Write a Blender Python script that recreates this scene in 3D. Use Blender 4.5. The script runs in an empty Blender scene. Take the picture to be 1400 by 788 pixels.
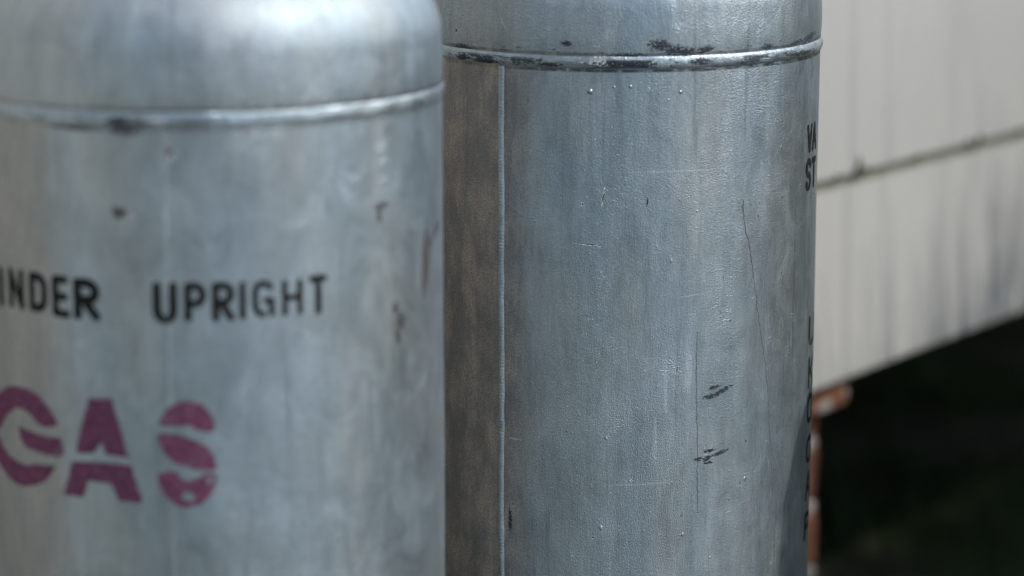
import bpy, bmesh, math, random
import numpy as np
from mathutils import Vector, Matrix, noise as mnoise

random.seed(7)
rng = np.random.default_rng(7)
S = bpy.context.scene
COL = S.collection
rad = math.radians

# ------------------------------------------------------------------ camera
EYE = 1.3895
cam_d = bpy.data.cameras.new('camera')
cam = bpy.data.objects.new('camera', cam_d)
COL.objects.link(cam)
cam.location = (0, 0, EYE)
cam.rotation_euler = (rad(90 - 11.64), 0, 0)
cam_d.sensor_width = 36.0
cam_d.lens = 3485.0 / 1400.0 * 36.0
cam_d.clip_start = 0.05
cam_d.clip_end = 2000
cam_d.dof.use_dof = True
cam_d.dof.focus_distance = 2.29
cam_d.dof.aperture_fstop = 2.25
cam_d.dof.aperture_blades = 9
S.camera = cam

# ------------------------------------------------------------------ light
SUN_EL, SUN_AZ = rad(46), rad(104)          # azimuth clockwise from +Y
w = bpy.data.worlds.new('World')
S.world = w
w.use_nodes = True
wn = w.node_tree.nodes
bg = wn['Background']
sky = wn.new('ShaderNodeTexSky')
sky.sky_type = 'NISHITA'
sky.sun_disc = False
sky.sun_elevation = SUN_EL
sky.sun_rotation = SUN_AZ
sky.air_density = 1.0
sky.dust_density = 1.0
w.node_tree.links.new(sky.outputs[0], bg.inputs[0])
bg.inputs[1].default_value = 0.14
sl = bpy.data.lights.new('sun', 'SUN')
sl.energy = 2.6
sl.angle = rad(0.53)
sl.color = (1.0, 0.965, 0.91)
sun = bpy.data.objects.new('sun', sl)
COL.objects.link(sun)
SUN = Vector((math.sin(SUN_AZ) * math.cos(SUN_EL), math.cos(SUN_AZ) * math.cos(SUN_EL), math.sin(SUN_EL)))
sun.rotation_euler = SUN.to_track_quat('Z', 'Y').to_euler()
sun.location = (4, -3, 5)
S.view_settings.view_transform = 'Standard'
S.view_settings.look = 'None'
S.view_settings.exposure = 0.0
S.view_settings.gamma = 1.0
S.cycles.filter_width = 1.1


# ------------------------------------------------------------------ node helpers
class V:
    """a socket with arithmetic"""
    def __init__(self, nt, s):
        self.nt, self.s = nt, s

    def _m(self, op, *a, clamp=False):
        n = self.nt.nodes.new('ShaderNodeMath')
        n.operation = op
        n.use_clamp = clamp
        for i, x in enumerate((self,) + a):
            if isinstance(x, V):
                self.nt.links.new(x.s, n.inputs[i])
            else:
                n.inputs[i].default_value = x
        return V(self.nt, n.outputs[0])

    def __add__(s, o): return s._m('ADD', o)
    __radd__ = __add__
    def __sub__(s, o): return s._m('SUBTRACT', o)
    def __rsub__(s, o): return (s * -1.0) + o
    def __mul__(s, o): return s._m('MULTIPLY', o)
    __rmul__ = __mul__
    def __truediv__(s, o): return s._m('DIVIDE', o)
    def abs(s): return s._m('ABSOLUTE')
    def max(s, o): return s._m('MAXIMUM', o)
    def min(s, o): return s._m('MINIMUM', o)
    def pow(s, o): return s._m('POWER', o)
    def sat(s): return s._m('ADD', 0.0, clamp=True)

    def ss(s, a, b, lo=0.0, hi=1.0):
        n = s.nt.nodes.new('ShaderNodeMapRange')
        n.interpolation_type = 'SMOOTHSTEP'
        flip = a > b
        if flip:
            a, b, lo, hi = b, a, hi, lo
        s.nt.links.new(s.s, n.inputs[0])
        for i, x in enumerate((a, b, lo, hi)):
            n.inputs[i + 1].default_value = x
        return V(s.nt, n.outputs[0])


class Mat:
    def __init__(self, name):
        self.m = bpy.data.materials.new(name)
        self.m.use_nodes = True
        self.nt = self.m.node_tree
        self.b = self.nt.nodes['Principled BSDF']

    def N(self, t):
        return self.nt.nodes.new('ShaderNode' + t)

    def L(self, a, b):
        self.nt.links.new(a.s if isinstance(a, V) else a, b)

    def coords(self, kind='Object'):
        n = self.N('TexCoord')
        self.co = n.outputs[kind]
        x = self.N('SeparateXYZ')
        self.nt.links.new(self.co, x.inputs[0])
        return [V(self.nt, o) for o in x.outputs]

    def wrap(self):
        n = self.N('UVMap')
        n.uv_map = 'wrap'
        self.co = n.outputs[0]
        x = self.N('SeparateXYZ')
        self.nt.links.new(self.co, x.inputs[0])
        return V(self.nt, x.outputs[0]), V(self.nt, x.outputs[1])

    def noise(self, sx, sy, sz=1.0, detail=3.0, rough=0.55, off=(0, 0, 0), dist=0.0):
        mp = self.N('Mapping')
        self.nt.links.new(self.co, mp.inputs[0])
        mp.inputs['Scale'].default_value = (sx, sy, sz)
        mp.inputs['Location'].default_value = off
        n = self.N('TexNoise')
        n.inputs['Scale'].default_value = 1.0
        n.inputs['Detail'].default_value = detail
        n.inputs['Roughness'].default_value = rough
        n.inputs['Distortion'].default_value = dist
        self.nt.links.new(mp.outputs[0], n.inputs['Vector'])
        return V(self.nt, n.outputs[0])

    def voronoi(self, sx, sy, sz=1.0, rnd=1.0, off=(0, 0, 0), feature='F1'):
        mp = self.N('Mapping')
        self.nt.links.new(self.co, mp.inputs[0])
        mp.inputs['Scale'].default_value = (sx, sy, sz)
        mp.inputs['Location'].default_value = off
        n = self.N('TexVoronoi')
        n.feature = feature
        n.inputs['Scale'].default_value = 1.0
        n.inputs['Randomness'].default_value = rnd
        self.nt.links.new(mp.outputs[0], n.inputs['Vector'])
        return V(self.nt, n.outputs['Distance'])

    def mix(self, f, a, b):
        n = self.N('Mix')
        n.data_type = 'RGBA'
        for x, i in ((f, 0), (a, 6), (b, 7)):
            if isinstance(x, V):
                self.nt.links.new(x.s, n.inputs[i])
            elif isinstance(x, (int, float)):
                n.inputs[i].default_value = x
            else:
                n.inputs[i].default_value = (*x, 1)
        return V(self.nt, n.outputs[2])

    def scale(self, c, f):
        """colour times a number socket"""
        n = self.N('VectorMath')
        n.operation = 'SCALE'
        self.L(c, n.inputs[0])
        self.L(f, n.inputs[3])
        return V(self.nt, n.outputs[0])

    def bump(self, h, dist, strength=1.0):
        n = self.N('Bump')
        n.inputs['Strength'].default_value = strength
        n.inputs['Distance'].default_value = dist
        self.L(h, n.inputs['Height'])
        if hasattr(self, '_bump'):
            self.nt.links.new(self._bump, n.inputs['Normal'])
        self._bump = n.outputs[0]
        self.nt.links.new(self._bump, self.b.inputs['Normal'])

    def out(self, col=None, rough=None, metal=None, spec=None):
        for x, k in ((col, 'Base Color'), (rough, 'Roughness'), (metal, 'Metallic'), (spec, 'Specular IOR Level')):
            if x is None:
                continue
            if isinstance(x, V):
                self.L(x, self.b.inputs[k])
            elif isinstance(x, (int, float)):
                self.b.inputs[k].default_value = x
            else:
                self.b.inputs[k].default_value = (*x, 1)
        return self.m


def spots(M, u, v, lst, nz, lo=0.46, hi=0.54, amp=4.6):
    """chipped places: (u, v, half width, half height, angle) in metres, eroded by a noise"""
    f = None
    for (u0, v0, a, b, ang) in lst:
        c, s = math.cos(rad(ang)), math.sin(rad(ang))
        du, dv = u - u0, v - v0
        a, b = a * 1.3, b * 1.3
        p = (du * c + dv * s) * (1.0 / a)
        q = (dv * c - du * s) * (1.0 / b)
        g = 1.0 - (p * p + q * q)
        f = g if f is None else f.max(g)
    return ((f.max(-1.0) * 0.55) + (nz - 0.5) * amp).ss(lo - 0.35, hi - 0.35)


def polyline(M, u, v, pts, width, nz, wob=0.003):
    """a thin line u(v) through pts (v descending), with a wobble"""
    n = M.N('FloatCurve')
    v0, v1 = pts[-1][1], pts[0][1]
    u0 = min(p[0] for p in pts)
    u1 = max(p[0] for p in pts)
    cm = n.mapping
    cv = cm.curves[0]
    ps = [((p[1] - v0) / (v1 - v0), (p[0] - u0) / (u1 - u0)) for p in pts][::-1]
    cv.points[0].location = ps[0]
    cv.points[1].location = ps[-1]
    for p in ps[1:-1]:
        cv.points.new(*p)
    cm.update()
    t = (v - v0) * (1.0 / (v1 - v0))
    M.L(t.sat(), n.inputs['Value'])
    uc = V(M.nt, n.outputs[0]) * (u1 - u0) + u0
    d = (u - uc + (nz - 0.5) * wob).abs()
    inside = t.ss(-0.01, 0.0) * t.ss(1.01, 1.0)
    return d.ss(width, width * 0.4) * inside


# ------------------------------------------------------------------ materials
def aluminium(name, tint, seed, chips, lines, ring_v=0.0066, bead=False, chipcol=(0.040, 0.048, 0.058), stain=True, wall_refl=None, light=(), blobs=(), chip_h=0.8, wearlvl=0.0, cloud_amp=0.68, streak_amp=0.80, g1lvl=0.85, wall_refl_col=((0.165, 0.118, 0.084), (0.43, 0.345, 0.265))):
    M = Mat(name)
    u, v = M.wrap()
    o = (seed * 3.1, seed * 1.7, seed)
    broad = M.noise(9, 3.5, off=o, detail=3)
    streak = M.noise(62, 8.0, off=o, detail=6, rough=0.70, dist=0.3)
    streak2 = M.noise(240, 22, off=o, detail=3)
    cloud = M.noise(30, 19, off=o, detail=8, rough=0.72, dist=0.9)
    grain = M.noise(430, 470, off=o, detail=2, rough=0.6)
    fine = M.noise(1500, 1700, off=o, detail=1)
    chipn = M.noise(330, 620, off=o, detail=6, rough=0.78)
    chipn2 = M.noise(95, 130, off=o, detail=5, rough=0.75)
    f = 1.0 + (broad - 0.5) * 0.22 + (streak - 0.5) * streak_amp + (streak2 - 0.5) * 0.16 + (cloud - 0.5) * cloud_amp + (grain - 0.5) * 0.50
    hue = M.noise(14, 4, off=(o[0] + 5, o[1], 0), detail=4)
    base = M.mix(hue.ss(0.38, 0.66), tint, (tint[0] * 1.16, tint[1] * 1.06, tint[2] * 0.99))
    col = M.scale(base, f)
    if stain:
        # chalky runs and grime
        run = M.noise(110, 4.5, off=(o[0] + 9, o[1] + 2, 0), detail=4, rough=0.6)
        col = M.mix(run.ss(0.60, 0.76) * cloud.ss(0.40, 0.62) * 0.32, col, (0.50, 0.52, 0.50))
        col = M.mix(run.ss(0.40, 0.28) * 0.35, col, (0.15, 0.165, 0.175))
        pit = M.voronoi(85, 70, off=o)
        col = M.mix(pit.ss(0.11, 0.07) * cloud.ss(0.52, 0.6) * 0.7, col, (0.09, 0.10, 0.11))
        # crevice grime above and below the weld
        g1 = (v - (ring_v - 0.0070)).abs().ss(0.0021, 0.0009) * chipn2.ss(0.28, 0.55)
        g2 = (v - (ring_v + 0.0070)).abs().ss(0.0022, 0.0006) * chipn2.ss(0.30, 0.55)
        col = M.mix(g1 * g1lvl, col, (0.035, 0.032, 0.030))
        col = M.mix(g2 * 0.55, col, (0.11, 0.085, 0.078))
        flk = M.noise(120, 250, off=(o[0] + 2, 9, 0), detail=5, rough=0.75)
        fl = (flk + (broad - 0.5) * 0.25).ss(0.585, 0.625) * (v - ring_v).ss(0.0180, 0.0090) * (v - ring_v).ss(0.0062, 0.0075)
        col = M.mix(fl * 0.75, col, (0.06, 0.065, 0.07))
        pk = (flk + (cloud - 0.5) * 0.8).ss(0.80, 0.84)
        col = M.mix(pk * 0.8, col, (0.05, 0.055, 0.06))
    if wall_refl:  # reflection of the house wall, painted into the colour on the left side
        gs = (u - wall_refl[0] + (streak - 0.5) * wall_refl[2] + (cloud - 0.5) * 0.02).ss(wall_refl[1], -wall_refl[1])
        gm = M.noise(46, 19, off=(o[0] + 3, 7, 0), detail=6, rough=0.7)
        gc = M.scale(M.mix(gm.ss(0.35, 0.65), *wall_refl_col), 1.0 + (grain - 0.5) * 1.5 + (streak2 - 0.5) * 0.6)
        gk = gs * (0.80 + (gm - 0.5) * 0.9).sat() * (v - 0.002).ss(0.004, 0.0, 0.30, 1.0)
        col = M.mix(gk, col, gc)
    metal = V(M.nt, M.N('Value').outputs[0])
    metal.s.default_value = 0.9
    rough = 0.43 + (cloud - 0.5) * 0.26 + (grain - 0.5) * 0.12 + (v - ring_v).ss(0.042, 0.062) * 0.11
    if wall_refl:
        metal = metal * (1.0 - gk * wall_refl[3])
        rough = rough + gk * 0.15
    grain2 = M.noise(900, 760, off=(o[0], o[1] + 8, 3), detail=2, rough=0.7)
    col = M.mix(grain2.ss(0.60, 0.72) * cloud.ss(0.30, 0.6) * 0.42, col, (0.70, 0.76, 0.78))
    col = M.mix(grain2.ss(0.40, 0.28) * 0.30, col, (0.16, 0.19, 0.21))
    if light:
        lk = spots(M, u, v, light, chipn, 0.38, 0.62, 2.8)
        col = M.mix(lk * 0.55, col, (0.72, 0.77, 0.79))
    brush = M.noise(640, 70, off=(o[0] + 4, o[1], 6), detail=3, rough=0.6, dist=0.4)
    calm = 0.35 + M.noise(11, 8, off=(o[0] + 8, 2, 2), detail=4, rough=0.7).ss(0.36, 0.64) * 0.75
    h = (grain * 0.60 + grain2 * 0.95) * calm + brush * 0.42 + fine * 0.2 + cloud * 0.6
    if chips:
        k = spots(M, u, v, chips, chipn)
        col = M.mix(k, col, chipcol)
        metal = metal * (1.0 - k)
        rough = rough + k * 0.2
        h = h - k * chip_h
    for (pts, wd, wob, colr, str_) in lines:
        k = polyline(M, u, v, pts, wd, chipn2, wob) * chipn.ss(0.40, 0.52) * streak2.ss(0.24, 0.38)
        col = M.mix(k * str_, col, colr)
        metal = metal * (1.0 - k * str_)
        h = h - k * 1.0
    if bead:
        wear = M.noise(85, 260, off=o, detail=8, rough=0.82)
        patch = M.noise(16, 20, off=(o[0] + 4, 0, 0), detail=2)
        low = (v - ring_v).ss(0.0036, 0.0006) * (v - ring_v).ss(-0.0068, -0.0038)
        k = (wear + (patch - 0.5) * 0.9 - wearlvl).ss(0.515, 0.57) * low
        col = M.mix(k * 0.92, col, (0.030, 0.038, 0.05))
        metal = metal * (1.0 - k)
        rough = rough + k * 0.15
        h = h - k * 1.0 + M.noise(60, 60, off=o, detail=3) * 2.0
    # the paint's own relief: drips and blobs
    blob = M.voronoi(48, 34, off=(o[0] + 2, 1, 0))
    patchy = M.noise(6, 9, off=(o[0], 3, 1), detail=2).ss(0.5, 0.62)
    h2 = blob.ss(0.10, 0.02) * cloud.ss(0.50, 0.58)
    sag = M.noise(40, 150, off=(o[0] + 6, 4, 0), detail=3, dist=1.2)
    ridge = 1.0 - ((sag - 0.5).abs() * 14.0).min(1.0)
    h2 = h2 + ridge * cloud.ss(0.50, 0.64) * (0.22 * patchy + (v.ss(-0.060, -0.012) * 0.12))
    speck = M.voronoi(150, 150, off=(o[0] + 1, 7, 2))
    h2 = h2 + speck.ss(0.20, 0.04) * cloud.ss(0.44, 0.58) * 0.30
    for (bu, bv, br) in blobs:
        q = ((u - bu) * (1 / br)) * ((u - bu) * (1 / br)) + ((v - bv) * (1 / br)) * ((v - bv) * (1 / br))
        h2 = h2 + q.ss(1.0, 0.0) * (br / 0.0013)
    M.bump(h, 0.00060)
    M.bump(h2, 0.0008)
    return M.out(col, rough, metal)


def stencil(name, col, wear):
    M = Mat(name)
    M.wrap()
    a = M.noise(150, 190, detail=4, rough=0.7)
    c = M.mix(a.ss(0.40, 0.75), col, tuple(min(1, x * 1.6 + 0.03 * wear) for x in col))
    d = M.noise(38, 50, off=(3, 2, 0), detail=6, rough=0.75)
    c = M.mix(d.ss(0.56, 0.74) * 0.55 * wear, c, (0.34, 0.33, 0.36))
    h = M.noise(430, 470, detail=2)
    M.bump(h, 0.0004)
    return M.out(c, 0.75, 0.0, 0.12)


def board_mat():
    M = Mat('weathered_cream_paint')
    x, y, z = M.coords()
    a = M.noise(3, 3, 3, detail=5, rough=0.6)
    st = M.noise(26, 26, 1.6, detail=4, rough=0.6)
    fine = M.noise(160, 160, 30, detail=3)
    col = M.mix(a.ss(0.3, 0.7), (0.55, 0.54, 0.505), (0.585, 0.575, 0.54))
    col = M.mix(st.ss(0.55, 0.78) * 0.05, col, (0.40, 0.39, 0.35))
    sp = M.voronoi(9, 9, 9)
    col = M.mix(sp.ss(0.06, 0.03) * 0.6, col, (0.25, 0.24, 0.20))
    # moss along the lap joint: the strip just below each board's top edge
    att = M.N('UVMap'); att.uv_map = 'wrap'
    sx = M.N('SeparateXYZ'); M.nt.links.new(att.outputs[0], sx.inputs[0])
    hv = V(M.nt, sx.outputs[1])
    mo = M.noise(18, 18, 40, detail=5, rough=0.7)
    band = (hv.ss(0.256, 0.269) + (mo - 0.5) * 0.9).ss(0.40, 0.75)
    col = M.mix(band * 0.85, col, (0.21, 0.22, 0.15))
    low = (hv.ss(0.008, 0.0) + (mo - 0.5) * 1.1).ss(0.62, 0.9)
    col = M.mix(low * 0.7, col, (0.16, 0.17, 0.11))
    M.bump(a * 0.5 + fine * 0.15 + st * 0.3, 0.0015)
    return M.out(col, 0.62)


def simple(name, c1, c2, scale, rough=0.9, bump=0.0, metal=0.0, detail=4):
    M = Mat(name)
    M.coords()
    a = M.noise(scale, scale, scale, detail=detail, rough=0.65)
    if bump:
        M.bump(a, bump)
    return M.out(M.mix(a.ss(0.3, 0.7), c1, c2), rough, metal)


def ground_mat():
    M = Mat('soil_and_grass')
    M.coords()
    a = M.noise(1.7, 1.7, 1.7, detail=5, rough=0.6)
    b = M.noise(26, 26, 26, detail=5, rough=0.7)
    soil = M.mix(b.ss(0.3, 0.7), (0.15, 0.125, 0.10), (0.24, 0.205, 0.17))
    gr = M.mix(b.ss(0.3, 0.7), (0.05, 0.08, 0.022), (0.09, 0.12, 0.04))
    M.bump(b, 0.02)
    return M.out(M.mix(a.ss(0.44, 0.58), gr, soil), 0.95)


BOARD = board_mat()
BRICK = simple('orange_brick', (0.16, 0.066, 0.034), (0.25, 0.105, 0.055), 22, 0.85, 0.004)
MORTAR = simple('pale_mortar', (0.34, 0.305, 0.265), (0.46, 0.42, 0.375), 40, 0.95, 0.006)
GROUND = ground_mat()
CONCRETE = simple('grey_concrete', (0.24, 0.23, 0.215), (0.32, 0.31, 0.29), 12, 0.9, 0.003)
BOUNCE_PAVING = simple('added_pale_paving', (0.27, 0.275, 0.28), (0.35, 0.35, 0.35), 5, 0.9, 0.003)
TIMBER = simple('old_dark_timber', (0.045, 0.036, 0.028), (0.085, 0.068, 0.052), 9, 0.9, 0.004)
LEAF = simple('leaf_green', (0.045, 0.075, 0.022), (0.085, 0.115, 0.04), 14, 0.55)
STEM = simple('cane_brown', (0.13, 0.10, 0.06), (0.20, 0.16, 0.10), 20, 0.8)
MOSS = simple('moss_green', (0.05, 0.065, 0.03), (0.09, 0.10, 0.05), 90, 0.95)
GRASS = simple('grass_green', (0.07, 0.12, 0.03), (0.11, 0.16, 0.05), 6, 0.7)
BRASS = simple('valve_brass', (0.55, 0.40, 0.18), (0.62, 0.47, 0.24), 60, 0.35, 0.0, 1.0)


# ------------------------------------------------------------------ object helpers
def link(name, bm, mat, parent=None, smooth=False):
    me = bpy.data.meshes.new(name)
    bm.normal_update()
    bm.to_mesh(me)
    bm.free()
    if mat:
        me.materials.append(mat)
    if smooth:
        me.polygons.foreach_set('use_smooth', [True] * len(me.polygons))
    o = bpy.data.objects.new(name, me)
    COL.objects.link(o)
    if parent:
        o.parent = parent
    return o


def thing(name, label, cat, loc=(0, 0, 0), rz=0.0, group=None):
    o = bpy.data.objects.new(name, None)
    o.empty_display_size = 0.1
    COL.objects.link(o)
    o.location = loc
    o.rotation_euler = (0, 0, rz)
    o['label'] = label
    o['category'] = cat
    if group:
        o['group'] = group
    return o


def box(bm, x0, x1, y0, y1, z0, z1, bev=0.0, jit=0.0):
    vs = []
    for x in (x0, x1):
        for y in (y0, y1):
            for z in (z0, z1):
                vs.append(bm.verts.new((x + random.uniform(-jit, jit), y + random.uniform(-jit, jit), z + random.uniform(-jit, jit))))
    idx = ((0, 1, 3, 2), (4, 6, 7, 5), (0, 4, 5, 1), (2, 3, 7, 6), (0, 2, 6, 4), (1, 5, 7, 3))
    fs = [bm.faces.new([vs[i] for i in f]) for f in idx]
    if bev:
        es = {e for f in fs for e in f.edges}
        bmesh.ops.bevel(bm, geom=list(es), offset=bev, segments=2, affect='EDGES', profile=0.5)
    return bm


# ------------------------------------------------------------------ setting
bm = bmesh.new()
n = 60
ext = 400.0
ax = [math.copysign(abs(t) ** 3.2, t) * ext for t in np.linspace(-1, 1, n)]
g = [[bm.verts.new((x, y + 3, 0.02 * mnoise.noise((x * 1.3, y * 1.3, 0)) if abs(x) + abs(y) < 20 else 0)) for x in ax] for y in ax]
for i in range(n - 1):
    for j in range(n - 1):
        bm.faces.new((g[i][j], g[i][j + 1], g[i + 1][j + 1], g[i + 1][j]))
o = link('ground', bm, GROUND, smooth=True)
o['kind'] = 'structure'

WALL = Vector((-0.141, 2.556, 0))
WRZ = math.atan2(0.8, 0.6)
wm = Matrix.Translation(WALL) @ Matrix.Rotation(WRZ, 4, 'Z')     # house frame: x along the wall, y into the house

bm = bmesh.new()
box(bm, -1.6, 0.75, -0.62, 0.0, -0.05, 0.079, 0.008)
o = link('path', bm, CONCRETE)
o.matrix_world = wm
o['kind'] = 'structure'

bm = bmesh.new()
vs = [bm.verts.new((x, y, 0.03)) for (x, y) in ((0.1, -14), (9, -14), (9, 1.2), (4.0, 1.6), (0.75, 1.75), (0.2, 0.3))]
bm.faces.new(vs)
o = link('bounce_paving', bm, BOUNCE_PAVING)  # unseen pale paving, added to brighten the right sides of the cylinders
o['kind'] = 'structure'

# ---------------- the house
house = thing('weatherboard_house', 'cream painted weatherboard house wall standing above a dark open crawl space', 'house', WALL, WRZ)
Z0 = EYE - 0.809
EXPO = 0.2775
X0, X1 = -5.5, 7.0


def board_mesh(k):
    bm = bmesh.new()
    uvl = bm.loops.layers.uv.new('wrap')
    xs = np.concatenate([np.linspace(X0, 0.4, 30)[:-1], np.linspace(0.4, 2.4, 90), np.linspace(2.4, X1, 24)[1:]])
    prof = [(-0.0095, 0.0), (-0.0100, 0.004), (-0.0090, 0.09), (-0.0075, 0.18), (-0.0045, EXPO - 0.006), (-0.0042, EXPO + 0.012), (0.006, EXPO + 0.012), (0.006, 0.0)]
    rows = []
    for x in xs:
        wz = 0.0022 * mnoise.noise((x * 1.7, k * 7.3, 1.0)) + 0.0009 * mnoise.noise((x * 14, k * 3.1, 2.0))
        wy = 0.0020 * mnoise.noise((x * 1.1, k * 5.7, 4.0))
        chip = 0.0
        nn = mnoise.noise((x * 23, k * 9.1, 6.0))
        if nn > 0.33:
            chip = (nn - 0.33) * 0.012
        rows.append([bm.verts.new((x, y + wy, z + (wz + chip if i in (0, 1, 7) else 0.0))) for i, (y, z) in enumerate(prof)])
    m = len(prof)
    for a in range(len(rows) - 1):
        for i in range(m):
            j = (i + 1) % m
            f = bm.faces.new((rows[a][i], rows[a][j], rows[a + 1][j], rows[a + 1][i]))
            zz = (prof[i][1], prof[j][1] if j else prof[j][1], prof[j][1], prof[i][1])
            xx = (xs[a], xs[a], xs[a + 1], xs[a + 1])
            for l, zc, xc in zip(f.loops, zz, xx):
                l[uvl].uv = (xc, zc)
    bm.faces.new(rows[0][::-1])
    bm.faces.new(rows[-1])
    bmesh.ops.recalc_face_normals(bm, faces=bm.faces)
    return bm


for k in range(8):
    o = link('board', board_mesh(k), BOARD, house)
    o.location = (0, 0, Z0 + k * EXPO)
ZT = Z0 + 8 * EXPO
bm = bmesh.new()
box(bm, X0, X1, 0.012, 0.10, Z0 + 0.012, ZT + 0.05)
link('wall_frame', bm, TIMBER, house)
bm = bmesh.new()
box(bm, X0, X1, 0.11, 6.0, Z0 + 0.05, Z0 + 0.16)
link('subfloor', bm, TIMBER, house)
for k in range(3):
    bm = bmesh.new()
    box(bm, X0, X1, 0.5 + 1.7 * k, 0.6 + 1.7 * k, Z0 - 0.05, Z0 + 0.045)
    link('bearer', bm, TIMBER, house)
bm = bmesh.new()
box(bm, X0, X1, 5.95, 6.05, -0.05, ZT)
link('back_wall', bm, TIMBER, house)
for xa in (X0 - 0.05, X1 - 0.05):
    bm = bmesh.new()
    box(bm, xa, xa + 0.1, 0.11, 5.94, -0.05, ZT)
    link('end_wall', bm, TIMBER, house)
bm = bmesh.new()
box(bm, X0 - 0.1, X1 + 0.1, 0.0, 6.2, ZT + 0.055, ZT + 0.2)
link('roof', bm, TIMBER, house)
# moss and grit caught in the lap joint
for (x, dz, r, hh) in ((0.985, 0.0, 0.007, 0.020), (1.005, 0.0, 0.005, 0.007), (1.30, 0.0, 0.006, 0.009), (1.335, 0.0, 0.006, 0.012), (1.15, 0.0, 0.005, 0.006), (1.47, 0.0, 0.007, 0.007), (0.93, 0, 0.006, 0.006)):
    bm = bmesh.new()
    bmesh.ops.create_icosphere(bm, subdivisions=2, radius=1.0)
    for vv in bm.verts:
        q = 1 + 0.55 * mnoise.noise(vv.co * 2.3 + Vector((x * 9, 0, 0)))
        vv.co = Vector((vv.co.x * r * q, vv.co.y * 0.004 * q, max(-0.2, vv.co.z) * hh * q))
    o = link('moss_tuft', bm, MOSS, house, True)
    o.location = (x, -0.0115, Z0 + EXPO - 0.001)

# ---------------- brick pier
pier = thing('brick_pier', 'orange brick pier with pale mortar holding up the weatherboard wall', 'pier', wm @ Vector((0.794, 0.13, 0)), WRZ)
BRX = 0.16          # half width: right end at x = 0.96
ztop = EYE - 0.8515
PITCH = 0.0905
zc = EYE - 0.8972 + 0.0   # mortar centre of the first joint below the cap
joints = [zc - PITCH * i for i in range(0, 7)]
bm = bmesh.new()
box(bm, -BRX + 0.006, BRX - 0.006, -0.104, 0.104, -0.05, ztop - 0.001)
# squeezed out lumps of mortar at the joints
link('mortar', bm, MORTAR, pier)
prev = ztop
for i, zj in enumerate(joints):
    top, bot = prev, zj + 0.0095
    prev = zj - 0.0095
    sp = 0.02 if i % 2 else -0.03
    for (a, b) in ((-BRX, sp - 0.005), (sp + 0.005, BRX)):
        bm = bmesh.new()
        box(bm, a, b, -0.11, 0.11, bot, top, 0.006, 0.002)
        link('brick', bm, BRICK, pier)
    bm = bmesh.new()
    bmesh.ops.create_icosphere(bm, subdivisions=3, radius=1.0)
    for vv in bm.verts:
        q = 1 + 0.3 * mnoise.noise(vv.co * 2 + Vector((i * 3.3, 0, 0)))
        vv.co = Vector((BRX - 0.032 + vv.co.x * 0.032 * q, -0.103 + vv.co.y * 0.011 * q, zj + vv.co.z * 0.0135 * q))
    link('mortar_lump', bm, MORTAR, pier, True)
bm = bmesh.new()
box(bm, -BRX - 0.02, BRX + 0.050, -0.125, 0.115, ztop, ztop + 0.031, 0.007, 0.003)
link('brick', bm, BRICK, pier)
bm = bmesh.new()
bmesh.ops.create_icosphere(bm, subdivisions=3, radius=1.0)
for vv in bm.verts:
    q = 1 + 0.3 * mnoise.noise(vv.co * 2 + Vector((17.3, 0, 0)))
    vv.co = Vector((BRX + 0.040 + vv.co.x * 0.014 * q, -0.116 + vv.co.y * 0.011 * q, ztop + 0.014 + vv.co.z * 0.013 * q))
link('mortar_lump', bm, MORTAR, pier, True)
bm = bmesh.new()
bmesh.ops.create_icosphere(bm, subdivisions=3, radius=1.0)
for vv in bm.verts:
    q = 1 + 0.3 * mnoise.noise(vv.co * 2 + Vector((27.3, 0, 0)))
    vv.co = Vector((BRX - 0.018 + vv.co.x * 0.030 * q, -0.121 + vv.co.y * 0.008 * q, ztop + 0.008 + vv.co.z * 0.010 * q))
link('mortar_lump', bm, MORTAR, pier, True)

# ------------------------------------------------------------------ gas cylinders
R = 0.1875
RINGZ = 1.13
FOOT = 0.079


def base_angle(c):
    return math.atan2(-c[0], c[1])


def cyl_pt(c, s, z, r):
    """s metres along the girth to the right of the line to the camera, z above the weld ring"""
    a = base_angle(c) + s / R
    return Vector((r * math.sin(a), -r * math.cos(a), z))


def lathe(c, prof, nseg, wob=None, s0=-math.pi * R, s1=math.pi * R):
    """prof: (radius, z) list; UV 'wrap' = (s, z)"""
    bm = bmesh.new()
    uvl = bm.loops.layers.uv.new('wrap')
    full = abs((s1 - s0) - 2 * math.pi * R) < 1e-6
    ss = np.linspace(s0, s1, nseg + 1)
    grid = []
    arc = [0.0]
    for i in range(1, len(prof)):
        arc.append(arc[-1] + math.hypot(prof[i][0] - prof[i - 1][0], prof[i][1] - prof[i - 1][1]))
    for k, s in enumerate(ss):
        if full and k == nseg:
            grid.append(grid[0])
            continue
        grid.append([bm.verts.new(cyl_pt(c, s, z, r + (wob(s, z) if wob else 0.0))) for (r, z) in prof])
    for k in range(nseg):
        for i in range(len(prof) - 1):
            f = bm.faces.new((grid[k][i], grid[k + 1][i], grid[k + 1][i + 1], grid[k][i + 1]))
            uvs = ((ss[k], i), (ss[k + 1], i), (ss[k + 1], i + 1), (ss[k], i + 1))
            for l, (a, b) in zip(f.loops, uvs):
                l[uvl].uv = (a, prof[b][1])
    return bm


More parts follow.
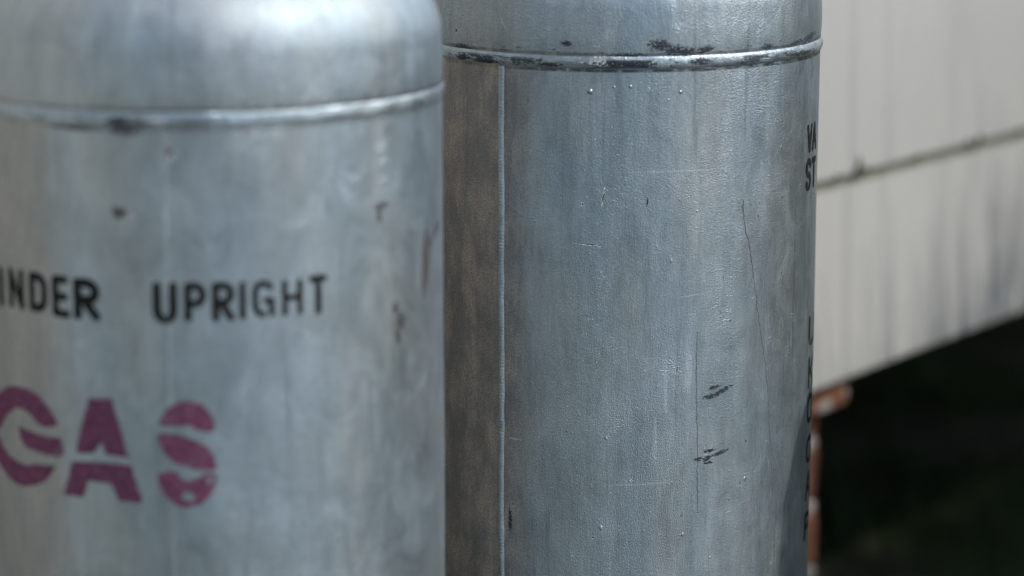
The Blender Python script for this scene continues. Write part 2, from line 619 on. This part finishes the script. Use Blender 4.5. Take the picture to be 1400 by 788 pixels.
def stroke_glyph(ch):
    """strokes in a unit box (x right, y up)"""
    def arc(cx, cy, rx, ry, a0, a1, n=14):
        return [(cx + rx * math.cos(rad(a0 + (a1 - a0) * i / n)), cy + ry * math.sin(rad(a0 + (a1 - a0) * i / n))) for i in range(n + 1)]
    G = {
        'I': [[(.5, 0), (.5, 1)]],
        'N': [[(0, 0), (0, 1)], [(0, 1), (1, 0)], [(1, 0), (1, 1)]],
        'D': [[(0, 0.02), (0, .98)], [(0, 1), (.45, 1)] + arc(.4, .7, .6, .3, 90, 0) + arc(.4, .3, .6, .3, 0, -90) + [(0, 0)]],
        'E': [[(0, 0), (0, 1)], [(.0, 1), (.92, 1)], [(.12, .5), (.85, .5)], [(.0, 0), (1, 0)]],
        'R': [[(0, 0), (0, 1)], [(0, 1), (.5, 1)] + arc(.5, .74, .5, .26, 90, -90) + [(.12, .48)], [(.52, .36), (1, 0)]],
        'P': [[(0, 0), (0, 1)], [(0, 1), (.5, 1)] + arc(.5, .72, .5, .28, 90, -90) + [(.1, .44)]],
        'U': [[(0, 1), (0, .2)] + arc(.5, .26, .5, .26, 180, 360) + [(1, 1)]],
        'G': [arc(.5, .72, .5, .28, 30, 90) + arc(.5, .72, .5, .28, 90, 180) + [(0, .35)] + arc(.5, .28, .5, .28, 180, 265), [(.62, .46), (1, .46), (1, .02)]],
        'H': [[(0, 0), (0, 1)], [(1, 0), (1, 1)], [(.15, .5), (.85, .5)]],
        'T': [[(0, 1), (1, 1)], [(.5, 0), (.5, .85)]],
        'V': [[(0, 1), (.5, 0)], [(1, 1), (.55, .06)]],
        'A': [[(.45, 1), (0, 0)], [(.55, 1), (1, 0)], [(.25, .34), (.75, .34)]],
        'S': [arc(.5, .75, .5, .25, 20, 180) + arc(.5, .75, .5, .25, 180, 265, 6) + arc(.5, .25, .5, .25, 85, 0) + arc(.5, .25, .5, .25, 0, -160)],
        'K': [[(0, 0), (0, 1)], [(1, 1), (.08, .45)], [(.35, .55), (1, 0)]],
        'O': [arc(.5, .7, .5, .3, 0, 180) + arc(.5, .3, .5, .3, 180, 360) + [(1, .7)]],
    }
    return [np.array(p) for p in G[ch]]


def inside_strokes(P, strokes, hw):
    best = np.full(len(P), 1e9)
    for st in strokes:
        for a, b in zip(st[:-1], st[1:]):
            d = b - a
            L = max(d @ d, 1e-12)
            t = np.clip(((P - a) @ d) / L, 0, 1)
            q = P - (a + t[:, None] * d)
            best = np.minimum(best, np.hypot(q[:, 0], q[:, 1]))
    return hw - best


def inside_poly(P, poly):
    """signed distance, positive inside"""
    poly = np.array(poly)
    ins = np.zeros(len(P), bool)
    best = np.full(len(P), 1e9)
    for a, b in zip(poly, np.roll(poly, -1, 0)):
        d = b - a
        L = max(d @ d, 1e-12)
        t = np.clip(((P - a) @ d) / L, 0, 1)
        q = P - (a + t[:, None] * d)
        best = np.minimum(best, np.hypot(q[:, 0], q[:, 1]))
        cr = ((a[1] > P[:, 1]) != (b[1] > P[:, 1])) & (P[:, 0] < (b[0] - a[0]) * (P[:, 1] - a[1]) / (b[1] - a[1] + 1e-12) + a[0])
        ins ^= cr
    return np.where(ins, best, -best)


def decal(name, c, parent, mat, field, bb, step, lift, rough_edge, seed, wob=None):
    """sprayed lettering: a skin of small faces lying on the shell; corners snapped to the outline"""
    s0, s1, z0, z1 = bb
    s = np.arange(s0, s1 + step, step)
    z = np.arange(z0, z1 + step, step)
    SS, ZZ = np.meshgrid(s, z, indexing='ij')
    P = np.stack([SS.ravel(), ZZ.ravel()], -1)
    nz = np.array([mnoise.noise((p[0] * 420, p[1] * 420, seed)) + 0.6 * mnoise.noise((p[0] * 1100, p[1] * 1100, seed + 5)) for p in P])
    F = (field(P) + nz * rough_edge).reshape(SS.shape)
    bm = bmesh.new()
    uvl = bm.loops.layers.uv.new('wrap')
    cache = {}

    def vert(key, ps, pz):
        if key not in cache:
            cache[key] = bm.verts.new(cyl_pt(c, ps, pz, R + lift + (wob(ps, pz) if wob else 0.0)))
            cache[key].index = 0
        return cache[key]
    for i in range(len(s) - 1):
        for j in range(len(z) - 1):
            cs = [(i, j), (i + 1, j), (i + 1, j + 1), (i, j + 1)]
            if all(F[q] <= 0 for q in cs):
                continue
            ring, pos = [], []
            for a, b in zip(cs, cs[1:] + cs[:1]):
                if F[a] > 0:
                    ring.append((a, s[a[0]], z[a[1]]))
                if (F[a] > 0) != (F[b] > 0):
                    t = F[a] / (F[a] - F[b])
                    ring.append((tuple(sorted((a, b))), s[a[0]] + t * (s[b[0]] - s[a[0]]), z[a[1]] + t * (z[b[1]] - z[a[1]])))
            if len(ring) < 3:
                continue
            vs = []
            for key, ps, pz in ring:
                vv = vert(key, ps, pz)
                if vv not in vs:
                    vs.append(vv)
            if len(vs) < 3:
                continue
            try:
                f = bm.faces.new(vs)
            except ValueError:
                continue
            for l, (key, ps, pz) in zip(f.loops, ring):
                l[uvl].uv = (ps, pz)
    return link(name, bm, mat, parent, True)


def letter(c, parent, mat, ch, s0, s1, z0, z1, hw, step=0.0011, lift=0.00035, rough=0.0004, seed=0.0, sh0=0.0, sh1=0.0, wob=None):
    """one stencilled letter filling s0..s1, z0..z1 (outer edges)"""
    st = [np.stack([s0 + hw + p[:, 0] * (s1 - s0 - 2 * hw), z0 + hw + p[:, 1] * (z1 - z0 - 2 * hw) + sh0 + p[:, 0] * (sh1 - sh0)], -1) for p in stroke_glyph(ch)]
    return decal('letter', c, parent, mat, lambda P: inside_strokes(P, st, hw), (s0 - 0.003, s1 + 0.003, z0 - 0.004, z1 + 0.004), step, lift, rough, seed, wob)


def shell_wobble(seed, seam, amp=0.0006, peak=0.0011):
    def f(s, z):
        a = s / R
        x, y = math.cos(a) * 2.2, math.sin(a) * 2.2
        d = amp * mnoise.noise((x, y, z * 4 + seed)) + amp * 0.35 * mnoise.noise((x * 4, y * 4, z * 9 + seed))
        ds = abs(((s - seam + math.pi * R) % (2 * math.pi * R)) - math.pi * R)
        d += peak * math.exp(-ds / 0.022)          # the plate peaks a little at its weld
        return d
    return f


def cylinder(c, label, seed, seam, mats, wob, seam_h, bead_h):
    t = thing('gas_cylinder', label, 'gas cylinder', (c[0], c[1], RINGZ), 0, 'silver gas cylinders beside the wall')
    mshell, mbead, mseam = mats
    zs = [0.0040, -0.002, -0.0060] + list(np.linspace(-0.012, -0.60, 90)) + list(np.linspace(-0.62, FOOT - RINGZ + 0.06, 12))
    bm = lathe(c, [(R, z) for z in zs[::-1]], 420, wob)
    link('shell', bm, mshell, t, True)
    # foot: tapers in to a bottom ring
    zf = FOOT - RINGZ
    bm = lathe(c, [(R - 0.013, zf), (R - 0.012, zf + 0.03), (R - 0.006, zf + 0.05), (R - 0.0005, zf + 0.0595)], 96)
    link('foot_ring', bm, mshell, t, True)
    # top head: a short straight skirt, a knuckle and a shallow crown
    prof = [(R - 0.0006, 0.0090), (R + 0.0004, 0.014), (R + 0.0010, 0.026), (R + 0.0008, 0.038), (R, 0.049)]
    hh = 0.100
    for i in range(1, 40):
        a = rad(90) * i / 40
        prof.append((R * math.cos(a) ** 0.94, 0.049 + hh * math.sin(a)))
    prof.append((0.004, 0.049 + hh))
    bm = lathe(c, prof, 320, lambda s, z: 0.0007 * mnoise.noise((math.cos(s / R) * 2, math.sin(s / R) * 2, z * 9 + seed)))
    link('dome', bm, mshell, t, True)
    # the girth weld: a rolled bead with an uneven profile
    pr = []
    for i in range(15):
        a = rad(-112 + 224 * i / 14)
        pr.append((R - 0.0012 + (bead_h + 0.0012) * math.cos(a), 0.0066 + 0.0060 * math.sin(a)))

    def wb(s, z):
        return 0.0006 * mnoise.noise((s * 45, z * 160, seed)) + 0.00035 * mnoise.noise((s * 160, z * 300, seed + 3)) + 0.0004 * mnoise.noise((s * 14, 0, seed + 9))
    bm = lathe(c, pr, 900, wb)
    link('weld_ring', bm, mbead, t, True)
    # long seam
    bm = bmesh.new()
    uvl = bm.loops.layers.uv.new('wrap')
    zz = np.linspace(0.0005, zf + 0.062, 1100)
    cols = []
    for z in zz:
        wid = 0.0030 * (1 + 0.16 * mnoise.noise((z * 60, seed, 0)))
        hgt = seam_h * (1 + 0.28 * mnoise.noise((z * 90, seed, 4)) + 0.10 * math.sin(z * 2100 + 2 * mnoise.noise((z * 60, 1, seed))))
        sc = seam + 0.0009 * mnoise.noise((z * 9, seed, 8))
        cols.append([(sc + wid * math.sin(rad(a)), z, R + wob(sc, z) + hgt * math.cos(rad(a)) - 0.0003) for a in (-90, -64, -38, -13, 13, 38, 64, 90)])
    vs = [[bm.verts.new(cyl_pt(c, *p)) for p in row] for row in cols]
    for i in range(len(vs) - 1):
        for j in range(7):
            f = bm.faces.new((vs[i][j], vs[i + 1][j], vs[i + 1][j + 1], vs[i][j + 1]))
            pp = (cols[i][j], cols[i + 1][j], cols[i + 1][j + 1], cols[i][j + 1])
            for l, p in zip(f.loops, pp):
                l[uvl].uv = (p[0], p[1])
    link('weld_seam', bm, mseam, t, True)
    # valve guard and valve on top of the dome
    ztop_ = 0.049 + hh
    for k in range(3):
        a0 = k * 2 * math.pi / 3
        bm = bmesh.new()
        rows = []
        for i in range(19):
            a = a0 + rad(92) * i / 18
            ca, sa = math.cos(a), math.sin(a)
            rows.append([bm.verts.new((ca * r_, sa * r_, z_)) for (r_, z_) in ((0.092, ztop_ - 0.022), (0.096, ztop_ - 0.022), (0.1, ztop_ + 0.11), (0.094, ztop_ + 0.115))])
        for i in range(18):
            for j in range(4):
                bm.faces.new((rows[i][j], rows[i + 1][j], rows[i + 1][(j + 1) % 4], rows[i][(j + 1) % 4]))
        bm.faces.new(rows[0])
        bm.faces.new(rows[-1][::-1])
        bmesh.ops.recalc_face_normals(bm, faces=bm.faces)
        link('valve_guard', bm, mseam, t, True)
    bm = bmesh.new()
    for (r_, za, zb) in ((0.018, -0.01, 0.02), (0.013, 0.015, 0.05), (0.024, 0.055, 0.075)):
        bmesh.ops.create_cone(bm, cap_ends=True, segments=24, radius1=r_, radius2=r_ * 0.95, depth=zb - za, matrix=Matrix.Translation((0, 0, ztop_ + (za + zb) / 2)))
    bmesh.ops.create_cone(bm, cap_ends=True, segments=20, radius1=0.011, radius2=0.011, depth=0.05, matrix=Matrix.Translation((0.025, 0, ztop_ + 0.034)) @ Matrix.Rotation(rad(90), 4, 'Y'))
    link('valve', bm, BRASS, t, False)
    return t


TINT = (0.425, 0.500, 0.540)
mm = 0.001
# ---- left cylinder (near, out of focus)
C1 = (-0.243, 2.017)
chips1 = [(-0.061, -0.0020, 0.010, 0.0026, 0), (-0.030, -0.0175, 0.005, 0.004, 0), (-0.0656, -0.0625, 0.006, 0.004, 0), (0.1425, -0.068, 0.006, 0.0022, 0), (0.1405, -0.073, 0.0022, 0.006, 0),
          (0.205, -0.122, 0.006, 0.023, -6), (0.212, -0.108, 0.006, 0.004, 40), (0.1645, -0.161, 0.005, 0.006, 20), (0.158, -0.150, 0.003, 0.004, 0), (0.160, -0.172, 0.003, 0.006, 20),
          (0.233, -0.100, 0.007, 0.003, 30), (-0.100, -0.0015, 0.018, 0.0013, 0)]
ln1 = [([(-0.02, -0.062), (-0.021, -0.0621)], 0.0001, 0, (0.2, 0.2, 0.2), 0.0)][:0]
m1 = (aluminium('aluminium_paint_near', TINT, 2.0, chips1, ln1, chipcol=(0.075, 0.065, 0.065), wall_refl=(-0.122, 0.024, 0.05, 0.7), chip_h=0.3, g1lvl=0.4, streak_amp=0.40, cloud_amp=0.95, wall_refl_col=((0.36, 0.325, 0.27), (0.47, 0.435, 0.38))),
      aluminium('aluminium_bead_near', TINT, 5.0, [(-0.061, 0.0020, 0.010, 0.0026, 0)], [], bead=True, wearlvl=0.10),
      aluminium('aluminium_seam_near', TINT, 6.0, [], [], stain=False))
W1 = shell_wobble(2.0, -0.0335, 0.0010, 0.0001)
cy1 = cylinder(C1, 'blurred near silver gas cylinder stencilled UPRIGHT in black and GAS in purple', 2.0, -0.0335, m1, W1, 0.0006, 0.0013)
# ---- right cylinder (in focus)
C2 = (0.099, 2.376)
chips2 = [(0.036, 0.0215, 0.009, 0.0042, -8), (0.049, 0.0165, 0.008, 0.0040, 0), (0.060, 0.0150, 0.007, 0.0030, 10), (0.077, 0.0165, 0.007, 0.0025, 8), (-0.045, 0.0225, 0.004, 0.002, 0),
          (0.188, 0.0150, 0.012, 0.0016, 8), (0.218, 0.0175, 0.014, 0.0028, 8), (0.145, 0.0150, 0.006, 0.0018, 5), (-0.152, 0.0125, 0.012, 0.0028, -4), (0.010, 0.0130, 0.014, 0.0018, 0),
          (0.098, -0.2905, 0.010, 0.0018, 22), (0.087, -0.2935, 0.006, 0.0016, 0), (0.092, -0.2855, 0.005, 0.0013, 10),
          (0.098, -0.3470, 0.008, 0.0014, 14), (0.086, -0.3505, 0.004, 0.0018, 30), (0.088, -0.3435, 0.005, 0.0013, 10), (0.077, -0.3500, 0.0035, 0.0014, 0), (0.087, -0.3545, 0.004, 0.0010, 0),
          (-0.0115, -0.1105, 0.0008, 0.0060, -8), (0.0265, -0.1160, 0.0007, 0.0055, -6), (-0.0265, -0.1530, 0.0110, 0.0004, -5), (-0.030, -0.1175, 0.0010, 0.0014, 0),
          (-0.098, -0.412, 0.0016, 0.009, 0), (0.128, -0.340, 0.0007, 0.0007, 0), (0.093, -0.302, 0.0007, 0.0007, 0), (-0.162, 0.0275, 0.0012, 0.0012, 0), (-0.019, -0.420, 0.0010, 0.0010, 0)]
crack = [(0.1190, -0.1200), (0.1215, -0.1400), (0.1282, -0.1632), (0.1418, -0.2316), (0.1531, -0.2807), (0.1604, -0.3436), (0.1625, -0.3580), (0.1651, -0.3861), (0.1729, -0.4720), (0.178, -0.53)]
run2 = [(0.074, -0.235), (0.0735, -0.27), (0.0742, -0.30), (0.0760, -0.35), (0.0765, -0.40)]
scr = [(0.118, -0.128), (0.1181, -0.17), (0.1195, -0.20)]
m2 = (aluminium('aluminium_paint_far', TINT, 11.0, chips2, [(crack, 0.0008, 0.007, (0.06, 0.065, 0.07), 0.7), (run2, 0.0007, 0.005, (0.10, 0.11, 0.12), 0.6)], wall_refl=(-0.084, 0.026, 0.03, 0.8),
                light=[(0.055, -0.0885, 0.042, 0.0006, 0), (0.105, 0.038, 0.016, 0.00035, 52), (0.122, 0.040, 0.018, 0.0003, 48), (0.150, 0.036, 0.020, 0.0003, 45), (0.133, 0.030, 0.012, 0.0003, 50), (-0.105, 0.037, 0.008, 0.0004, -60), (0.07, -0.20, 0.012, 0.0006, 5), (0.045, -0.285, 0.0016, 0.02, 0), (0.066, -0.27, 0.003, 0.016, 0), (0.036, -0.33, 0.0013, 0.02, 0), (0.022, -0.37, 0.03, 0.0007, 2), (-0.093, -0.335, 0.006, 0.0007, -4)],
                blobs=[(-0.024, -0.0185, 0.0026), (-0.003, -0.0145, 0.0013), (0.011, -0.0140, 0.0017), (0.055, -0.0195, 0.0018), (0.036, -0.020, 0.0009), (-0.105, 0.033, 0.0015), (0.135, 0.033, 0.0013), (0.072, -0.125, 0.0012)], chip_h=0.4),
      aluminium('aluminium_bead_far', TINT, 14.0, [(0.072, 0.0066, 0.008, 0.0024, 0), (-0.122, 0.0030, 0.010, 0.0014, -3), (0.003, 0.0062, 0.026, 0.0020, 0), (-0.152, 0.0045, 0.006, 0.002, 0), (-0.06, 0.004, 0.01, 0.0014, 0), (0.2, 0.005, 0.018, 0.0018, 0)], [], bead=True),
      aluminium('aluminium_seam_far', (0.47, 0.55, 0.60), 15.0, [], [], stain=False))
W2 = shell_wobble(11.0, -0.1068, 0.0009, 0.0012)
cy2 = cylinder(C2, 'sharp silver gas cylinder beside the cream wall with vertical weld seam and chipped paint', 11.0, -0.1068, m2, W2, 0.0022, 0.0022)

BLACK1 = stencil('black_stencil_paint', (0.016, 0.015, 0.014), 0.5)
PURPLE = stencil('purple_stencil_paint', (0.165, 0.054, 0.098), 1.0)
# STORE CYLINDER UPRIGHT: what the frame shows of it
for (ch, s0, s1, z0, z1, hw) in (('I', -192.5, -185.5, -146.0, -114.6, 3.2), ('N', -177.5, -157.5, -144.6, -113.0, 2.7), ('D', -151.5, -132.0, -143.6, -112.8, 3.0),
                                 ('E', -127.5, -110.8, -145.0, -112.8, 2.9), ('R', -107.5, -84.8, -145.0, -113.0, 3.3), ('U', -43.4, -24.9, -144.4, -112.8, 2.9),
                                 ('P', -20.2, -3.6, -143.0, -113.2, 2.5), ('R', 0.2, 16.9, -143.2, -113.3, 2.4), ('I', 20.6, 25.4, -142.2, -113.3, 2.1), ('G', 30.2, 46.9, -141.8, -113.7, 2.0),
                                 ('H', 52.6, 69.0, -142.0, -114.4, 1.9), ('T', 74.2, 89.5, -143.6, -113.4, 2.4)):
    letter(C1, cy1, BLACK1, ch, s0 * mm, s1 * mm, z0 * mm, z1 * mm, (hw + 0.3) * mm, seed=s0, wob=W1)
GAS = {
    'G': ([[(-214.1, -243.0), (-206.9, -223.6), (-198.4, -214.5), (-185.6, -208.3), (-171.9, -205.1), (-157.7, -204.8), (-145.1, -208.6), (-134.6, -216.5), (-125.7, -227.5), (-128.6, -230.0), (-140.3, -231.8), (-148.4, -230.1), (-153.5, -225.9), (-161.1, -222.1), (-171.8, -221.8), (-185.8, -228.9), (-194.0, -237.2), (-201.3, -245.4), (-214.3, -247.5)],
           [(-171.6, -236.4), (-162.0, -236.8), (-151.0, -238.6), (-140.6, -239.1), (-124.4, -238.1), (-121.3, -249.3), (-126.0, -253.5), (-139.4, -253.4), (-151.8, -252.6), (-162.9, -251.6), (-168.5, -245.4)],
           [(-215.1, -254.4), (-201.9, -251.4), (-195.9, -258.3), (-184.2, -263.2), (-171.1, -265.7), (-161.5, -265.3), (-152.4, -262.9), (-137.9, -261.9), (-130.1, -260.0), (-134.2, -267.2), (-142.5, -275.1), (-155.6, -280.8), (-169.8, -283.2), (-185.7, -281.3), (-197.5, -276.5), (-207.4, -270.6), (-214.4, -262.4)]], []),
    'A': ([[(-96.8, -204.0), (-77.7, -203.1), (-71.6, -224.8), (-65.8, -247.5), (-83.1, -247.1), (-87.4, -237.4), (-94.1, -246.7), (-110.7, -247.9)],
           [(-113.6, -254.7), (-87.0, -252.8), (-63.2, -253.5), (-55.1, -281.7), (-74.0, -282.3), (-80.0, -269.1), (-99.8, -268.2), (-104.5, -281.7), (-122.8, -282.2)]], []),
    'S': ([[(-41.8, -220.7), (-38.3, -213.2), (-31.5, -207.0), (-23.5, -203.2), (-15.7, -202.7), (-8.0, -206.4), (-2.3, -213.3), (0.6, -224.9), (-4.6, -226.8), (-12.4, -225.2), (-16.2, -222.5), (-20.1, -221.1), (-26.6, -221.8), (-33.2, -222.2)],
           [(-42.9, -228.2), (-34.7, -228.0), (-26.8, -228.6), (-20.3, -231.3), (-12.6, -234.0), (-6.2, -237.5), (-1.1, -245.1), (1.5, -254.7), (-5.3, -256.6), (-14.4, -255.0), (-22.2, -252.9), (-30.0, -250.3), (-36.5, -244.9), (-40.3, -237.6)],
           [(-43.3, -258.0), (-35.5, -256.9), (-29.5, -257.1), (-26.4, -261.8), (-19.9, -264.5), (-13.3, -261.8), (-8.0, -258.5), (-2.7, -258.7), (0.5, -260.8), (0.3, -266.9), (-3.8, -275.0), (-11.1, -281.7), (-21.7, -284.6), (-30.9, -282.3), (-38.7, -274.9), (-42.4, -266.9)]],
          [(-20.8, -276.1, 5.0, 3.6), (-4.2, -263.8, 2.6, 2.2)]),
}
for ch, (polys, holes) in GAS.items():
    pl = [np.array(p) * mm for p in polys]

    def fld(P, pl=pl, holes=holes):
        f = np.full(len(P), -1.0)
        for p in pl:
            f = np.maximum(f, inside_poly(P, p))
        for (hx, hz, ha, hb) in holes:
            d = (np.hypot((P[:, 0] - hx * mm) / (ha * mm), (P[:, 1] - hz * mm) / (hb * mm)) - 1) * hb * mm
            f = np.minimum(f, d)
        return f
    al = np.concatenate(pl)
    decal('letter', C1, cy1, PURPLE, fld, (al[:, 0].min() - .002, al[:, 0].max() + .002, al[:, 1].min() - .002, al[:, 1].max() + .002), 0.0013, 0.00035, 0.0010, ord(ch), W1)
# right cylinder: two lines and a column of letters running round its right side
for (ch, s0, s1, z0, z1, hw) in (('V', 218.5, 235.0, -89.0, -62.0, 2.4), ('A', 235.5, 253.0, -89.0, -62.0, 2.4), ('S', 217.0, 234.0, -124.0, -93.5, 2.8), ('T', 235.5, 253.0, -123.5, -94.5, 2.8),
                                 ('U', 237.5, 266.5, -273.5, -244.0, 2.7), ('K', 239.0, 266.5, -314.0, -283.5, 2.7), ('O', 237.5, 265.5, -349.0, -320.0, 2.7), ('O', 238.0, 266.5, -388.0, -360.5, 2.7),
                                 ('A', 238.5, 266.5, -423.5, -396.0, 2.7), ('P', 238.5, 265.5, -462.5, -435.0, 2.7)):
    letter(C2, cy2, BLACK1, ch, s0 * mm, s1 * mm, z0 * mm, z1 * mm, hw * mm, step=0.0007, rough=0.0003, seed=z0, wob=W2)

# ------------------------------------------------------------------ unseen grass and an added bin right of the frame, throwing shade in
def grass_clump(lx, ly, n_, rad_, hmin, hmax, label, lean=0.17, low=4300, shift=0.30):
    t = thing('unseen_grass', label, 'tall grass', wm @ Vector((lx, ly, 0)), WRZ, 'unseen tall grass clumps beside the house')
    bm = bmesh.new()
    for i in range(n_ + low):
        a, r_ = random.uniform(0, 6.283), rad_ * math.sqrt(random.random())
        bx, by = r_ * math.cos(a), r_ * math.sin(a) * 0.5
        H = hmin + (hmax - hmin) * random.random() ** 1.8
        if i >= n_:
            bx, H = bx * 0.85 + shift, random.uniform(1.66, 2.0)  # dense lower blades, added to keep sun off the ground under the house
        lean_ = lean if i < n_ else lean * 0.4
        dx, dy = random.gauss(0, lean_) + bx * 0.15, random.gauss(0, lean_ * 0.6)
        droop = random.uniform(0.0, 0.22)
        wd = random.uniform(0.0018, 0.0042) if i < n_ else random.uniform(0.006, 0.011)
        ta = random.uniform(0, 3.14)
        wx, wy = math.cos(ta) * wd, math.sin(ta) * wd
        prev = None
        for k in range(7):
            q = k / 6
            cx = bx + dx * H * q + droop * dx * 4 * q ** 3 * H
            cy = by + dy * H * q + droop * dy * 4 * q ** 3 * H
            cz = H * q * (1 - droop * 0.25 * q * q) - 0.03
            g_ = 1.0 - 0.9 * q ** 2
            cur = (bm.verts.new((cx - wx * g_, cy - wy * g_, cz)), bm.verts.new((cx + wx * g_, cy + wy * g_, cz)))
            if prev:
                bm.faces.new((prev[0], prev[1], cur[1], cur[0]))
            prev = cur
    o = link('blades', bm, LEAF, t)
    o['kind'] = 'stuff'
    return t


grass_clump(1.75, -1.25, 260, 0.55, 0.9, 2.7, 'unseen tall clump of thin grass blades nearest the added bin, shading the lower boards')
grass_clump(2.85, -1.20, 260, 0.60, 0.9, 2.6, 'unseen tall clump of thin grass blades farther from the added bin along the house wall')

bn = thing('shade_bin', 'unseen dark green wheeled bin, added to cast the shadow on the sharp gas cylinder', 'bin', (0.885, 2.44, 0.0), rad(-14))  # added out of view, placed and sized for its shadow on the far cylinder
bn.scale = (1, 1, 1.06)
BIN = simple('bin_plastic', (0.018, 0.035, 0.026), (0.025, 0.045, 0.034), 30, 0.5)
bm = bmesh.new()
pr = [(0.0, 0.19, 0.21), (0.93, 0.27, 0.29), (0.93, 0.29, 0.31), (0.96, 0.29, 0.31)]
rows = []
for z, hx, hy in pr:
    ring = []
    for q in range(24):
        a = 2 * math.pi * (q + 0.5) / 24
        ca, sa = math.cos(a), math.sin(a)
        ring.append(bm.verts.new((math.copysign(abs(ca) ** 0.4, ca) * hx, math.copysign(abs(sa) ** 0.4, sa) * hy, z + 0.06)))
    rows.append(ring)
for a, b in zip(rows, rows[1:]):
    for q in range(24):
        bm.faces.new((a[q], a[(q + 1) % 24], b[(q + 1) % 24], b[q]))
bm.faces.new(rows[0][::-1])
bm.faces.new(rows[-1])
link('shade_bin_body', bm, BIN, bn)
bm = bmesh.new()
rows = []
for sc, z in ((1.06, 1.022), (1.07, 1.035), (1.0, 1.055), (0.7, 1.085), (0.0, 1.095)):
    ring = []
    for q in range(24):
        a = 2 * math.pi * (q + 0.5) / 24
        ca, sa = math.cos(a), math.sin(a)
        ring.append(bm.verts.new((math.copysign(abs(ca) ** 0.4, ca) * 0.29 * sc, math.copysign(abs(sa) ** 0.4, sa) * 0.31 * sc, z)))
    rows.append(ring)
for a, b in zip(rows, rows[1:]):
    for q in range(24):
        bm.faces.new((a[q], a[(q + 1) % 24], b[(q + 1) % 24], b[q]))
bm.faces.new(rows[0][::-1])
bmesh.ops.remove_doubles(bm, verts=bm.verts, dist=1e-4)
link('shade_bin_lid', bm, BIN, bn)
for sx in (-1, 1):
    bm = bmesh.new()
    bmesh.ops.create_cone(bm, cap_ends=True, segments=24, radius1=0.1, radius2=0.1, depth=0.05, matrix=Matrix.Translation((sx * 0.2, 0.2, 0.1)) @ Matrix.Rotation(rad(90), 4, 'Y'))
    link('shade_bin_wheel', bm, TIMBER, bn)

# dim grass growing in under the edge of the house
bm = bmesh.new()
for i in range(5200):
    lx, ly = random.uniform(0.9, 3.2), random.uniform(-0.15, 1.5)
    if mnoise.noise((lx * 2.2, ly * 2.2, 3.0)) < random.uniform(-0.35, 0.35):
        continue
    H = random.uniform(0.03, 0.13)
    a = random.uniform(0, 6.28)
    dx, dy = math.cos(a), math.sin(a)
    ln = random.uniform(0.1, 0.7) * H
    wv = 0.0035
    prev = None
    for q in (0, 0.5, 1.0):
        p = Vector((lx + dx * ln * q * q, ly + dy * ln * q * q, H * q - 0.01))
        ww = wv * (1 - 0.9 * q)
        cur = (bm.verts.new(p + Vector((-dy * ww, dx * ww, 0))), bm.verts.new(p + Vector((dy * ww, -dx * ww, 0))))
        if prev:
            bm.faces.new((prev[0], prev[1], cur[1], cur[0]))
        prev = cur
o = link('grass', bm, GRASS)
o.matrix_world = wm
o['kind'] = 'stuff'
o['label'] = 'dim grass growing on the ground under the house edge'
